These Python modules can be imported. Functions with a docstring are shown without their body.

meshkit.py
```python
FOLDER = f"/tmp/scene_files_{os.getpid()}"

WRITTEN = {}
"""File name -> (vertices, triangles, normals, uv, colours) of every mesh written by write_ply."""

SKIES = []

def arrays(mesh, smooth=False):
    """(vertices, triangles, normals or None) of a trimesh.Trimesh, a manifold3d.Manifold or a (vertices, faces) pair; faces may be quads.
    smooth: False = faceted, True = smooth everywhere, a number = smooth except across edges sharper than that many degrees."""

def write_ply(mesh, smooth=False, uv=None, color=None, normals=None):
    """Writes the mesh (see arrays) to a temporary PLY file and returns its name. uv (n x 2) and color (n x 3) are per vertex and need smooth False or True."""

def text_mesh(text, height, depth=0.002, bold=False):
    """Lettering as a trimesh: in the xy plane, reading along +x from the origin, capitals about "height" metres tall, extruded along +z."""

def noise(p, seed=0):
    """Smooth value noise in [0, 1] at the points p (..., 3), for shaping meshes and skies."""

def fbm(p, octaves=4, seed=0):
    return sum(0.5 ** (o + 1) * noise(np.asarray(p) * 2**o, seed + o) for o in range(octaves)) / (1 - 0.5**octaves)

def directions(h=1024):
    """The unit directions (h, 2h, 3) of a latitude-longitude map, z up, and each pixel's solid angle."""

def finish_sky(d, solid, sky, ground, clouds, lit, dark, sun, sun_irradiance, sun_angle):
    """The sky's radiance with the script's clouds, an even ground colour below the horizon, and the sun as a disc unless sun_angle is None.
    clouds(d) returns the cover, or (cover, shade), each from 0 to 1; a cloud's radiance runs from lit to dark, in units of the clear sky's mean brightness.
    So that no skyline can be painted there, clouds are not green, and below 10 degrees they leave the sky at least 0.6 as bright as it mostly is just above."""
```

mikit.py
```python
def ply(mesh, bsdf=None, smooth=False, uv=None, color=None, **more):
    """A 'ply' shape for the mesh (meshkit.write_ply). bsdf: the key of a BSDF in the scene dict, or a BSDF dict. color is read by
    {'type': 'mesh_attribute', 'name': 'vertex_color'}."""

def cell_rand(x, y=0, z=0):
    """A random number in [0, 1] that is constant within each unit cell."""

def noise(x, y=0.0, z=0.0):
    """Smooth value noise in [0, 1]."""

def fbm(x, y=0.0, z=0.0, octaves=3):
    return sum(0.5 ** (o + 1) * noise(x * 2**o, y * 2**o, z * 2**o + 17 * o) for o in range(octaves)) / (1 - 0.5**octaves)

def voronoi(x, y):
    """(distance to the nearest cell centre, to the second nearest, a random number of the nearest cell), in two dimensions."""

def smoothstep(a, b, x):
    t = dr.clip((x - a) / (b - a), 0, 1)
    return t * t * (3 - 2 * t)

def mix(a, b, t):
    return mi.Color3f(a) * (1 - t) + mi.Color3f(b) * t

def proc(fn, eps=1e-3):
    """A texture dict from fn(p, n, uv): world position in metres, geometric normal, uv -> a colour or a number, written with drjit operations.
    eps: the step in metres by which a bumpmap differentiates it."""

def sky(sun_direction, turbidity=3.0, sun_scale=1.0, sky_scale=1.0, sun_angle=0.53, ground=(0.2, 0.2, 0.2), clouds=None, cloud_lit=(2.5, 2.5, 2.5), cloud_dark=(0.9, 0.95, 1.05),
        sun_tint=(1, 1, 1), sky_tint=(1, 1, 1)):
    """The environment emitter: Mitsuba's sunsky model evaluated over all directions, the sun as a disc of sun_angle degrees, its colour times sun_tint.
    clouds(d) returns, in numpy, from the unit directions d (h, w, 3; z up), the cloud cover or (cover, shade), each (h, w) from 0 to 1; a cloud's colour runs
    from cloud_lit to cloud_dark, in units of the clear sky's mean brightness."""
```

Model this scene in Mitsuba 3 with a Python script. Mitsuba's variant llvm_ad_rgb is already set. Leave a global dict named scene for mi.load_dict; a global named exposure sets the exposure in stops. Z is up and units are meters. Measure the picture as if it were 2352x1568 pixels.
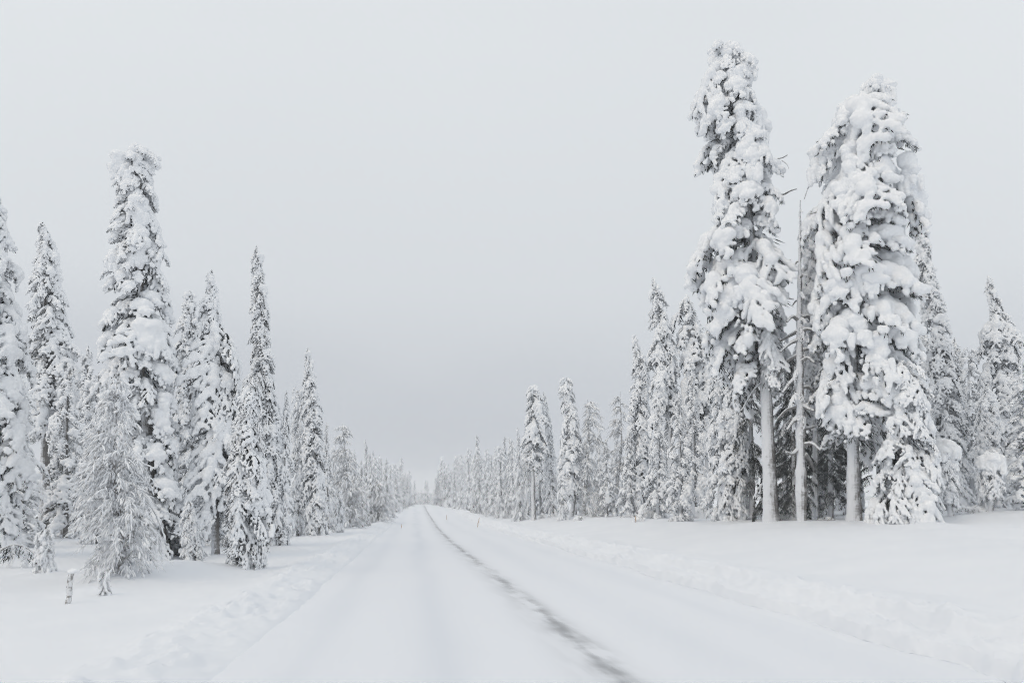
import math, numpy as np, trimesh, mitsuba as mi, drjit as dr, mikit, meshkit
T = mi.ScalarTransform4f
scene, labels = {}, {}
rng = np.random.default_rng(7)

# ------------------------------------------------------------------ camera, sky, exposure, air
CAM = np.array([0.0, 0.0, 1.6])
FPX, CX, CY = 1568.0, 1176.0, 784.0          # focal length and centre for a frame 2352 pixels wide
YAW, PITCH = math.atan((CX - 957.0) / FPX), math.atan((1161.0 - CY) / FPX)
FWD = np.array([math.sin(YAW) * math.cos(PITCH), math.cos(YAW) * math.cos(PITCH), math.sin(PITCH)])
RIGHT = np.array([math.cos(YAW), -math.sin(YAW), 0.0])
UP = np.cross(RIGHT, FWD)
exposure = 2.01
scene['camera'] = {'type': 'perspective', 'fov': math.degrees(2 * math.atan(CX / FPX)), 'fov_axis': 'x', 'near_clip': 0.1, 'far_clip': 9000.0,
                   'to_world': T().look_at(origin=CAM.tolist(), target=(CAM + FWD).tolist(), up=[0, 0, 1]),
                   'medium': {'type': 'ref', 'id': 'air'}}


def overcast(d):
    """Full cover: bright overhead, a greyer bank of cloud low down, a pale gap just over the horizon."""
    el = np.degrees(np.arcsin(np.clip(d[..., 2], 0, 1)))
    wob = (meshkit.fbm(d * [2.2, 2.2, 5.0], 3, 5) - 0.5)
    e = el + wob * 10
    sm = lambda a, b, x: (lambda t: t * t * (3 - 2 * t))(np.clip((x - a) / (b - a), 0, 1))
    shade = 0.03 + 0.13 * sm(0.70, 0.97, d @ np.array([0.10, 0.96, 0.26])) + 0.27 * (1 - sm(6, 38, e)) + 0.46 * (1 - sm(2, 19, e)) + wob * 0.14
    gap = sm(3.3, 1.9, el + wob * 1.2)
    shade = shade * (1 - gap) + 0.50 * gap
    return np.ones(el.shape), np.clip(shade, 0, 1)


scene['daylight'] = mikit.sky((-0.55, -0.45, 0.7), turbidity=3, sun_scale=0.1, sun_angle=30, clouds=overcast,
                              cloud_lit=(1.58, 1.65, 1.70), cloud_dark=(0.96, 1.025, 1.13), ground=(0.75, 0.77, 0.8))
scene['air'] = {'type': 'homogeneous', 'albedo': {'type': 'rgb', 'value': [0.95, 0.955, 0.96]}, 'sigma_t': 0.0009}
scene['haze'] = {'type': 'cube', 'to_world': T().translate([0, 400, 18]).scale([1500, 1500, 26]), 'bsdf': {'type': 'null'},
                 'interior': {'type': 'ref', 'id': 'air'}}
labels['haze'] = {'kind': 'stuff', 'label': 'thin pale winter haze filling the air over the road and forest', 'category': 'haze'}

# ------------------------------------------------------------------ materials
def two(b): return {'type': 'twosided', 'bsdf': b}
def diff(fn): return two({'type': 'diffuse', 'reflectance': mikit.proc(fn)})
ms, mix, nz, fb = mikit.smoothstep, mikit.mix, mikit.noise, mikit.fbm
SNOW = (0.86, 0.875, 0.895)


def snow_fn(p, n, uv):
    t = nz(p.x * 3, p.y * 3, p.z * 3)
    return mix((0.87, 0.885, 0.908), (0.925, 0.936, 0.95), t)


def needle_fn(p, n, uv):
    a = nz(p.x * 9, p.y * 9, p.z * 9)
    b = nz(p.x * 1.7, p.y * 1.7, p.z * 1.7)
    c = mix((0.022, 0.026, 0.024), (0.16, 0.168, 0.17), ms(0.25, 0.95, a * 0.65 + b * 0.35))
    return mix(c, (0.6, 0.615, 0.63), ms(0.5, 1.0, n.z) * 0.25)


def bark_fn(p, n, uv):
    """Grey bark with rime and wind-packed snow on the side the snow came from."""
    g = nz(p.x * 14, p.y * 14, p.z * 6) * 0.6 + nz(p.x * 40, p.y * 40, p.z * 24) * 0.4
    bark = mix((0.12, 0.112, 0.105), (0.30, 0.29, 0.285), g)
    wind = -0.88 * n.x - 0.42 * n.y + 0.7 * n.z
    t = ms(-0.2, 0.85, wind + (g - 0.5) * 0.9 + (nz(p.x * 3, p.y * 3, p.z * 1.2) - 0.5) * 0.7 + (nz(p.x * 6, p.y * 6, p.z * 22) - 0.5) * 0.5)
    return mix(bark, (0.80, 0.815, 0.84), t * 0.92)


def limb_fn(p, n, uv):
    g = nz(p.x * 14, p.y * 14, p.z * 14)
    return mix(mix((0.16, 0.155, 0.15), (0.34, 0.335, 0.335), g), (0.82, 0.835, 0.855), ms(-0.25, 0.35, n.z + (g - 0.5) * 0.6))


def twig_fn(p, n, uv):
    g = nz(p.x * 6, p.y * 6, p.z * 6)
    return mix((0.25, 0.24, 0.235), (0.74, 0.75, 0.76), ms(0.1, 0.75, g + 0.45 * n.z))


def road_fn(p, n, uv):
    xs = 2.03 - 0.22 * ms(6, 34, p.y) + 0.03 * dr.sin(p.y * 0.11) * ms(8, 20, p.y)
    xs += (fb(p.y * 0.35, 3, 1, 2) - 0.5) * 0.06
    d = p.x - xs
    near = dr.exp(-p.y / 18)
    patch = fb(p.x * 5.5 + p.y * 0.5, p.y * 0.85 - p.x * 0.7, 5, 4)          # broken patches of ice
    wisp = fb(p.x * 3.0 + p.y * 2.2, p.y * 3.4 - p.x, 3, 3)                  # fine snow blown across it
    patch, wisp = 0.55 + (patch - 0.55) * (0.4 + 1.3 * near), 0.55 + (wisp - 0.55) * 1.5 * near
    core = dr.exp(-dr.square(d / (0.095 + 0.10 * near))) * ms(0.28, 0.76, patch * 0.6 + wisp * 0.4)
    smear = dr.exp(-dr.square((d + 0.10) / 0.34)) * (0.34 + 0.4 * ms(0.3, 0.7, patch))
    ice = dr.clip(core * 0.54 + smear * 0.27, 0, 1)
    wob = (nz(p.x * 1.2, p.y * 0.25, 4) - 0.5) * 0.35
    packed = dr.exp(-dr.square((p.x - 0.28 + wob) / 0.34)) + 0.6 * dr.exp(-dr.square((p.x + 1.15 + wob) / 0.3)) \
        + 0.5 * dr.exp(-dr.square((p.x - 3.3 + wob) / 0.4)) + 0.4 * dr.exp(-dr.square((p.x - 4.7 + wob) / 0.3))
    base = mix((0.815, 0.838, 0.88), (0.745, 0.776, 0.828), dr.clip(packed * (0.45 + 0.6 * nz(p.x * 3, p.y * 0.35, 2)), 0, 1))
    return mix(base, (0.20, 0.21, 0.225), ice * 0.95)


def ground_fn(p, n, uv):
    t = fb(p.x * 0.8, p.y * 0.8, 1, 3)
    return mix((0.80, 0.824, 0.865), (0.85, 0.87, 0.902), t)


scene['mat_snow'] = diff(snow_fn)
scene['mat_needles'] = diff(needle_fn)
scene['mat_bark'] = diff(bark_fn)
scene['mat_limb'] = diff(limb_fn)
scene['mat_twig'] = diff(twig_fn)
scene['mat_road'] = diff(road_fn)
scene['mat_ground'] = two({'type': 'bumpmap', 'nested_texture': mikit.proc(lambda p, n, uv: fb(p.x * 5, p.y * 5, 0, 3), eps=0.01), 'scale': 0.012,
                           'nested_bsdf': {'type': 'diffuse', 'reflectance': mikit.proc(ground_fn)}})
scene['mat_rime'] = diff(lambda p, n, uv: mix((0.30, 0.29, 0.285), (0.78, 0.79, 0.805), ms(0.3, 0.6, fb(p.x * 30, p.y * 30, p.z * 22, 3))))
scene['mat_pole'] = diff(lambda p, n, uv: mix((0.42, 0.27, 0.16), (0.55, 0.42, 0.30), nz(p.x * 40, p.y * 40, p.z * 5)))

# ------------------------------------------------------------------ pixels of the photograph to places on the ground
def sstep(a, b, x):
    t = np.clip((x - a) / (b - a), 0, 1)
    return t * t * (3 - 2 * t)


def gz(x, y):
    """Height of the snow cover beside the road, in metres above the road."""
    x, y = np.asarray(x, float), np.asarray(y, float)
    far = 1 - 0.42 * sstep(40, 110, y)
    right = (0.12 * sstep(5.7, 6.6, x) + 0.72 * sstep(6.8, 13.5, x) + 0.72 * sstep(13, 26, x)) * far
    left = 0.12 * sstep(-2.0, -2.8, x) + 0.10 * sstep(-6, -9, x) + 0.5 * sstep(-10, -30, x)
    beyond = 1.85 * sstep(45, 150, y) - 5.0 * sstep(152, 330, y)
    return right + left + beyond


def ray(px, py):
    d = FWD * FPX + RIGHT * (px - CX) - UP * (py - CY)
    return d / np.linalg.norm(d)


def foot(px, py, zoff=0.0):
    """The point of the snow cover seen at a pixel."""
    d = ray(px, py)
    t = np.linspace(3, 260, 20000)
    p = CAM + d * t[:, None]
    below = np.nonzero(p[:, 2] <= gz(p[:, 0], p[:, 1]) + zoff)[0]
    k = below[0] if len(below) else len(t) - 1
    q = p[k].copy()
    q[2] = float(gz(q[0], q[1]))
    return q


def foot_at(px, depth):
    """The point of the snow cover in a pixel's column at a depth along the view."""
    d = ray(px, 1161.0)
    hf = np.array([math.sin(YAW), math.cos(YAW), 0])
    q = CAM + d * depth / (d @ hf)
    q[2] = float(gz(q[0], q[1]))
    return q


class Frame:
    """The upright plane through a tree's foot that faces the camera: pixels <-> (sideways, height) in metres."""
    def __init__(self, base):
        self.b = np.asarray(base, float)
        v = self.b - CAM
        v[2] = 0
        self.dist = np.linalg.norm(v)
        self.v = v / self.dist
        self.s = np.array([self.v[1], -self.v[0], 0])

    def __call__(self, px, py):
        d = ray(px, py)
        p = CAM + d * (self.dist / (d @ self.v))
        return (p - self.b) @ self.s, p[2] - self.b[2]
# ------------------------------------------------------------------ mesh helpers
def smin(a, b, k):
    h = np.clip(0.5 + 0.5 * (b - a) / k, 0, 1)
    return b * (1 - h) + a * h - k * h * (1 - h)


EDGES = [((a, b, c), ax) for ax in range(3) for a in (0, 1) for b in (0, 1) for c in (0, 1) if (a, b, c)[ax] == 0]


def surface_nets(F, lo, h):
    nx, ny, nz_ = F.shape
    acc, cnt = np.zeros((nx - 1, ny - 1, nz_ - 1, 3), np.float32), np.zeros((nx - 1, ny - 1, nz_ - 1), np.float32)
    cut = lambda o: F[o[0]:nx - 1 + o[0], o[1]:ny - 1 + o[1], o[2]:nz_ - 1 + o[2]]
    for o, ax in EDGES:
        e = list(o); e[ax] = 1
        A, B = cut(o), cut(e)
        m = (A < 0) != (B < 0)
        t = np.where(m, A / np.where(A - B == 0, 1, A - B), 0)
        for k in range(3):
            acc[..., k] += m * (o[k] + (t if k == ax else 0))
        cnt += m
    act = cnt > 0
    idx = np.full(act.shape, -1)
    idx[act] = np.arange(act.sum())
    ijk = np.argwhere(act)
    V = lo + h * (ijk + acc[act] / cnt[act][:, None])
    faces = []
    for ax in range(3):
        sl0 = [slice(1, -1)] * 3; sl1 = [slice(1, -1)] * 3
        sl0[ax] = slice(0, -1); sl1[ax] = slice(1, None)
        A, B = F[tuple(sl0)], F[tuple(sl1)]
        u, v = (ax + 1) % 3, (ax + 2) % 3
        for flip, m in ((False, (A < 0) & (B >= 0)), (True, (A >= 0) & (B < 0))):
            c = np.argwhere(m)
            if not len(c): continue
            c = c + 1; c[:, ax] -= 1
            def at(du, dv):
                q = c.copy(); q[:, u] -= du; q[:, v] -= dv
                return idx[q[:, 0], q[:, 1], q[:, 2]]
            q = np.stack([at(1, 1), at(0, 1), at(0, 0), at(1, 0)], 1)
            q = q[:, ::-1] if flip else q
            faces.append(q[(q >= 0).all(1)])
    q = np.vstack(faces)
    return V, np.vstack([q[:, [0, 1, 2]], q[:, [0, 2, 3]]])


def blob(caps, h, k=0.05, bump=0.0, freq=9.0, seed=0):
    """One smooth lumpy surface round capsules (p0, p1, r0, r1): marching over a grid of step h, then displaced by noise."""
    P0, P1 = np.array([c[0] for c in caps]), np.array([c[1] for c in caps])
    R = np.array([max(c[2], c[3]) for c in caps])
    pad = 3 * h + k
    lo, hi = np.minimum(P0, P1).min(0) - R.max() - pad, np.maximum(P0, P1).max(0) + R.max() + pad
    n = np.ceil((hi - lo) / h).astype(int) + 1
    F = np.full(n, 0.6, np.float32)
    for a, b, r0, r1 in caps:
        a, b = np.asarray(a, float), np.asarray(b, float)
        r = max(r0, r1) + k + 2 * h
        i0 = np.maximum(np.floor((np.minimum(a, b) - r - lo) / h).astype(int), 0)
        i1 = np.minimum(np.ceil((np.maximum(a, b) + r - lo) / h).astype(int) + 1, n)
        g = np.meshgrid(*[lo[j] + h * np.arange(i0[j], i1[j]) for j in range(3)], indexing='ij')
        q = np.stack(g, -1) - a
        ab = b - a
        t = np.clip((q @ ab) / max(ab @ ab, 1e-9), 0, 1)
        d = np.linalg.norm(q - t[..., None] * ab, axis=-1) - (r0 + (r1 - r0) * t)
        s = tuple(slice(i0[j], i1[j]) for j in range(3))
        F[s] = smin(F[s], d, k)
    V, f = surface_nets(F, lo, h)
    if bump:
        _, _, N = meshkit.arrays(trimesh.Trimesh(V, f, process=False), True)
        w = meshkit.noise(V * freq, seed) * 0.6 + meshkit.noise(V * freq * 2.1, seed + 9) * 0.4
        V = V + N * ((w - 0.5) * 2 * bump)[:, None]
    return V, f


def tube(pts, rad, sides=6):
    """Tapered tube along a polyline, open ends closed by a fan."""
    pts, rad = np.asarray(pts, float), np.broadcast_to(np.asarray(rad, float), len(pts))
    t = np.gradient(pts, axis=0)
    t /= np.linalg.norm(t, axis=1, keepdims=True) + 1e-12
    ref = np.where(np.abs(t[:, 2:3]) > 0.9, [[1.0, 0, 0]], [[0, 0, 1.0]])
    u = np.cross(t, ref); u /= np.linalg.norm(u, axis=1, keepdims=True)
    v = np.cross(t, u)
    a = np.arange(sides) / sides * 2 * np.pi
    ring = pts[:, None] + rad[:, None, None] * (np.cos(a)[None, :, None] * u[:, None] + np.sin(a)[None, :, None] * v[:, None])
    V = np.vstack([ring.reshape(-1, 3), pts[:1], pts[-1:]])
    f, n = [], len(pts)
    i, j = np.meshgrid(np.arange(n - 1), np.arange(sides), indexing='ij')
    i, j = i.ravel(), j.ravel(); j2 = (j + 1) % sides
    A, B, C, D = i * sides + j, i * sides + j2, (i + 1) * sides + j2, (i + 1) * sides + j
    f = np.vstack([np.stack([A, B, C], 1), np.stack([A, C, D], 1)])
    k = np.arange(sides); k2 = (k + 1) % sides
    f = np.vstack([f, np.stack([np.full(sides, n * sides), k2, k], 1), np.stack([np.full(sides, n * sides + 1), (n - 1) * sides + k, (n - 1) * sides + k2], 1)])
    return V, f


def spikes(P, D, L, r):
    """Many thin three-sided needle tufts: from P along D, length L, foot radius r."""
    P, D = np.asarray(P, float), np.asarray(D, float)
    D = D / (np.linalg.norm(D, axis=1, keepdims=True) + 1e-9)
    u = np.cross(D, [0.31, 0.55, 0.77]); u /= np.linalg.norm(u, axis=1, keepdims=True) + 1e-9
    v = np.cross(D, u)
    n = len(P)
    L, r = np.broadcast_to(L, n)[:, None], np.broadcast_to(r, n)[:, None]
    ring = [P + D * L * 0.35 + r * (math.cos(a) * u + math.sin(a) * v) for a in (0, 2.094, 4.189)]
    V = np.stack([P, *ring, P + D * L], 1).reshape(-1, 3)
    o = np.arange(n)[:, None] * 5
    tri = np.array([[0, 2, 1], [0, 3, 2], [0, 1, 3], [4, 1, 2], [4, 2, 3], [4, 3, 1]])
    return V, (o[:, :, None] + tri[None]).reshape(-1, 3)


def join(parts):
    V, F, o = [], [], 0
    for v, f in parts:
        V.append(v); F.append(np.asarray(f) + o); o += len(v)
    return np.vstack(V), np.vstack(F)


def put(m, R, t):
    return m[0] @ R.T + t, m[1]


def unit(v):
    return np.asarray(v, float) / (np.linalg.norm(v) + 1e-12)


# ------------------------------------------------------------------ boughs of a snow-laden spruce, one metre long, growing along +x
def make_bough(seed, style, h, strands):
    g = np.random.default_rng(seed)
    U = g.uniform
    st = {  # stem pitch at foot and tip, snow on the stem, twigs a side, twig length, twig snow, how far down the stem the thick snow reaches
        'pillow': (-5, -76, 0.120, 6, 0.30, 0.048, 0.9),
        'finger': (-25, -82, 0.052, 7, 0.34, 0.042, 0.6),
        'knob':   (-10, -70, 0.066, 7, 0.30, 0.049, 0.7),
        'lace':   (-30, -84, 0.030, 8, 0.32, 0.027, 0.6),
        'drape':  (-30, -86, 0.068, 5, 0.36, 0.040, 0.8),
        'needle': (-15, -75, 0.016, 9, 0.34, 0.018, 0.3),
    }[style]
    n = 14
    s = np.linspace(0, 1, n)
    pitch = np.radians(st[0] + U(-8, 8) + (st[1] - st[0] + U(-8, 6)) * s ** 0.75)
    yaw = np.cumsum(g.normal(0, 0.07, n))
    d = np.stack([np.cos(pitch) * np.cos(yaw), np.cos(pitch) * np.sin(yaw), np.sin(pitch)], 1)
    C = np.vstack([[0, 0, 0], np.cumsum(d[:-1] / (n - 1), 0)])
    at = lambda q: np.array([np.interp(q, s, C[:, k]) for k in range(3)])
    dt = lambda q: unit([np.interp(q, s, d[:, k]) for k in range(3)])
    caps, SP, SD, SL = [], [], [], []
    strands = strands * 2 if style == 'needle' else strands
    sticks = [(C, 0.020 * (1 - 0.7 * s) + 0.004)]
    # snow lying on the stem
    q = 0.08
    while q < 0.99:
        fade = 1.0 if q < st[6] else 0.62
        r = max(st[2] * fade * U(0.65, 1.3) * (0.55 + 0.75 * math.sin(math.pi * min(q, 0.9) ** 0.8)), 0.035 if style != 'needle' else 0.012)
        c = at(q)
        nrm = np.cross(dt(q), [0, 1, 0]); nrm = nrm * np.sign(nrm[2] + 1e-6)
        c = c + nrm * r * 0.45 + [0, U(-0.5, 0.5) * r, 0]
        c2 = at(min(q + U(0.02, 0.10), 1)) + nrm * r * 0.45
        caps.append((c, c2, r, r * U(0.75, 1.05)))
        if style == 'pillow':
            for sg in (-1, 1):
                if U() < 0.8:
                    caps.append((c, c + [U(0, .05), sg * r * U(0.7, 1.4), -r * U(0.1, 0.7)], r * 0.85, r * U(0.55, 0.8)))
        q += U(0.07, 0.13) + r * 0.5
    for sg in (-1, 1):
        for i in range(st[3]):
            q = (i + U(0.2, 0.9)) / st[3] * 0.95 + 0.04
            l = st[4] * (1.05 - 0.5 * q) * U(0.65, 1.3) * (0.6 + 0.4 * min(1, q * 4))
            p = at(q)
            dd = unit(dt(q) * 0.45 + np.array([0, sg * U(0.55, 1.1), 0]) + [0, 0, -0.08])
            m = 7
            tt = np.linspace(0, 1, m)
            pts = p + dd * l * tt[:, None] + np.array([0, 0, -1.0]) * (l * U(0.45, 1.0) * tt ** 2)[:, None]
            sticks.append((pts, 0.008 * (1 - 0.6 * tt) + 0.002))
            a = 0.12
            while a < 1.02:                                    # a string of lumps along the twig
                r = st[5] * U(0.66, 1.32) 
                w = np.array([np.interp(a, tt, pts[:, k_]) for k_ in range(3)]) + [g.normal(0, .008), g.normal(0, .008), r * 0.35]
                e = w + dd * l * U(0.02, 0.10) - [0, 0, U(0.0, 0.05)]
                caps.append((w, e, r, r * U(0.7, 1.0)))
                if U() < 0.4:
                    e2 = w + [U(-.03, .05), U(-.05, .05), -U(0.05, 0.11)]
                    caps.append((w, e2, r * 0.7, r * U(0.5, 0.85)))
                    sticks.append((np.array([w, e2]), np.array([0.006, 0.003])))
                a += (r * (U(0.7, 1.1) if style == 'drape' else U(1.2, 2.4 if h > 0.03 else 2.0)) + 0.008 + (0.30 if style == 'needle' else 0)) / max(l, 0.05)
            for _ in range(max(1, int(strands * 0.75 / (2 * st[3])))):
                a = U(0, 0.9)
                w = np.array([np.interp(a, tt, pts[:, k_]) for k_ in range(3)]) + [-0.02, g.normal(0, 0.015), -0.02]
                SP.append(w); SD.append([0.15 * dd[0] + g.normal(0, .35), 0.2 * dd[1] + g.normal(0, .35), -0.9]); SL.append(U(0.04, 0.10) * (1.5 if style == 'needle' else 1))
    for _ in range(strands // 4):
        q = U(0.02, 1.0)
        SP.append(at(q * .93) - [0.03, 0, 0] + g.normal(0, 0.02, 3)); SD.append([g.normal(-.1, .3), g.normal(0, .5), -0.8]); SL.append(U(0.05, 0.12))
    snow = blob(caps, h, (0.014 if h < 0.05 else 0.02) * (1.4 if style == 'drape' else 1), bump=0.011, freq=15, seed=seed)
    nd = join([spikes(SP, SD, np.array(SL), 0.009 if strands > 120 else 0.014)] + [tube(p_, r_, 3) for p_, r_ in (sticks if strands > 120 else sticks[:1])])
    return {'snow': snow, 'needles': nd, 'reach': float(np.percentile(snow[0][:, 0], 98)), 'drop': -float(np.percentile(snow[0][:, 2], 3)), 'style': style}


HI = [make_bough(100 + i, s_, 0.026, 240) for i, s_ in enumerate(['pillow', 'pillow', 'pillow', 'finger', 'finger', 'finger', 'drape', 'drape', 'drape', 'drape', 'knob', 'knob', 'knob', 'lace', 'lace', 'needle'])]
MD = [make_bough(200 + i, s_, 0.041, 115) for i, s_ in enumerate(['pillow', 'pillow', 'finger', 'finger', 'drape', 'drape', 'knob', 'knob', 'lace', 'lace', 'needle', 'needle'])]
LO = [make_bough(300 + i, s_, 0.062, 70) for i, s_ in enumerate(['pillow', 'finger', 'drape', 'knob', 'knob', 'lace'])]
XL = [make_bough(400 + i, s_, 0.10, 30) for i, s_ in enumerate(['pillow', 'finger', 'knob', 'finger', 'lace'])]
for b_ in HI:
    b_['ply'] = mikit.ply(b_['snow'], 'mat_snow', smooth=True)


def rot(az, tilt, roll=0.0):
    ca, sa, ct, st_, cr, sr = math.cos(az), math.sin(az), math.cos(tilt), math.sin(tilt), math.cos(roll), math.sin(roll)
    Z = np.array([[ca, -sa, 0], [sa, ca, 0], [0, 0, 1]])
    Y = np.array([[ct, 0, st_], [0, 1, 0], [-st_, 0, ct]])
    X = np.array([[1, 0, 0], [0, cr, -sr], [0, sr, cr]])
    return Z @ Y @ X


def boughs(H, wl, wr, axis, hb, side, pool, mixw, seed, dens=1.0, lmin=0.4, fine=0.62):
    """Places for the boughs of one tree. wl(h), wr(h): half widths to the two sides of axis(h) (sideways metres), as seen along the side vector.
    hb: where the crown starts. Yields (bough, matrix 3x3, origin relative to the foot)."""
    g = np.random.default_rng(seed)
    styles = {}
    for b in pool: styles.setdefault(b['style'], []).append(b)
    out, h, az = [], H, g.uniform(0, 6.28)
    sx, sy = side[0], side[1]
    a0 = math.atan2(sy, sx)
    while h > hb:
        az += 2.39996 + g.uniform(-0.25, 0.25)
        c = math.cos(az - a0)
        def w_at(z):
            z = max(z, 0)
            l, r_ = wl(z), wr(z)
            return abs(c) * (r_ if c > 0 else l) + (1 - abs(c)) * 0.5 * (l + r_)
        mw = mixw
        if h > 0.86 * H and mixw.get('pillow', 0) >= .3: mw = {'pillow': .6, 'knob': .25, 'drape': .15}
        names = list(mw)
        stl = g.choice(names, p=np.array([mw[k_] for k_ in names]) / sum(mw.values()))
        cand = styles.get(stl) or pool
        b = cand[g.integers(len(cand))]
        tl = g.uniform(-0.10, 0.30) if stl in ('drape', 'finger') else g.uniform(-0.22, 0.14)
        rch = max(0.25, b['reach'] * math.cos(tl) - 0.45 * b['drop'] * math.sin(tl))
        W = w_at(h)
        for _ in range(3):                                     # the bough hangs from the outer part of its limb
            L = max(W, 0.06) * fine * g.uniform(0.85, 1.2) / rch
            W = w_at(h - 0.75 * b['drop'] * L)
        hug = 0.0
        if L < lmin:
            hug = min(0.7, 0.9 * (1 - L / lmin)); L = L + (lmin - L) * 0.75
        L = min(L, max(0.2, (h + 0.1) / max(b['drop'], 0.2)))
        off = max(0.0, W * g.uniform(0.84, 1.10) - L * rch * (1 - hug))
        if g.uniform() < 0.25: off *= g.uniform(0.2, 0.9)
        if hb > 0.4 and h - g.uniform(0.55, 0.85) * b['drop'] * L < hb:
            h -= L * 0.04
            continue
        a_ = axis(h)
        S = np.diag([1.0, g.uniform(0.85, 1.2), g.uniform(0.85, 1.15)]) * L
        out.append((b, rot(az, tl + hug, g.uniform(-0.3, 0.3)) @ S, np.array([a_ * sx + off * math.cos(az), a_ * sy + off * math.sin(az), h])))
        h -= L * 0.062 * min(1.6, L * rch / max(W, .05) + 0.12) / dens * g.uniform(0.7, 1.3) + 0.002
    return out


def core(H, wl, wr, axis, hb, side, seed, per=170):
    """Dark inner twigs round the trunk, so that the crown closes."""
    g = np.random.default_rng(seed)
    P, D, L = [], [], []
    for _ in range(per):
        h = hb + (H - hb) * g.uniform(0, 0.97)
        a = g.uniform(0, 6.28); w = 0.5 * (wl(h) + wr(h))
        q = g.uniform(0, 0.55) * w
        o = axis(h)
        P.append([o * side[0] + q * math.cos(a), o * side[1] + q * math.sin(a), h])
        D.append([math.cos(a), math.sin(a), -g.uniform(0.2, 1.4)]); L.append(w * g.uniform(0.15, 0.36) + 0.04)
    L = np.array(L)
    return spikes(P, D, L, 0.035 * L + 0.006)


def mat4(R, t):
    m = np.eye(4); m[:3, :3] = R; m[:3, 3] = t
    return T(m)
# ------------------------------------------------------------------ ground and road
MOUNDS = []                                              # (x, y, height, radius) of drifts, filled before the ground is laid


def tag(key, label=None, category=None, group=None, kind=None):
    labels[key] = {k: v for k, v in (('label', label), ('category', category), ('group', group), ('kind', kind)) if v}


def lines():
    a = np.arange(-3.6, 8.2, 0.045)
    b = np.concatenate([np.arange(8.2, 34, 0.22), 34 * 1.22 ** np.arange(0, 19)])
    c = np.concatenate([np.arange(3.8, 30, 0.22), 30 * 1.22 ** np.arange(0, 20)])
    X = np.concatenate([-c[::-1], a, b])
    Y = np.concatenate([-600 * 0.5 ** np.arange(0, 9), [0.5, 1.5, 2.5], 3 * 1.0115 ** np.arange(0, 350), 165 * 1.045 ** np.arange(0, 54)])
    return np.unique(X), np.unique(Y)


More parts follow.
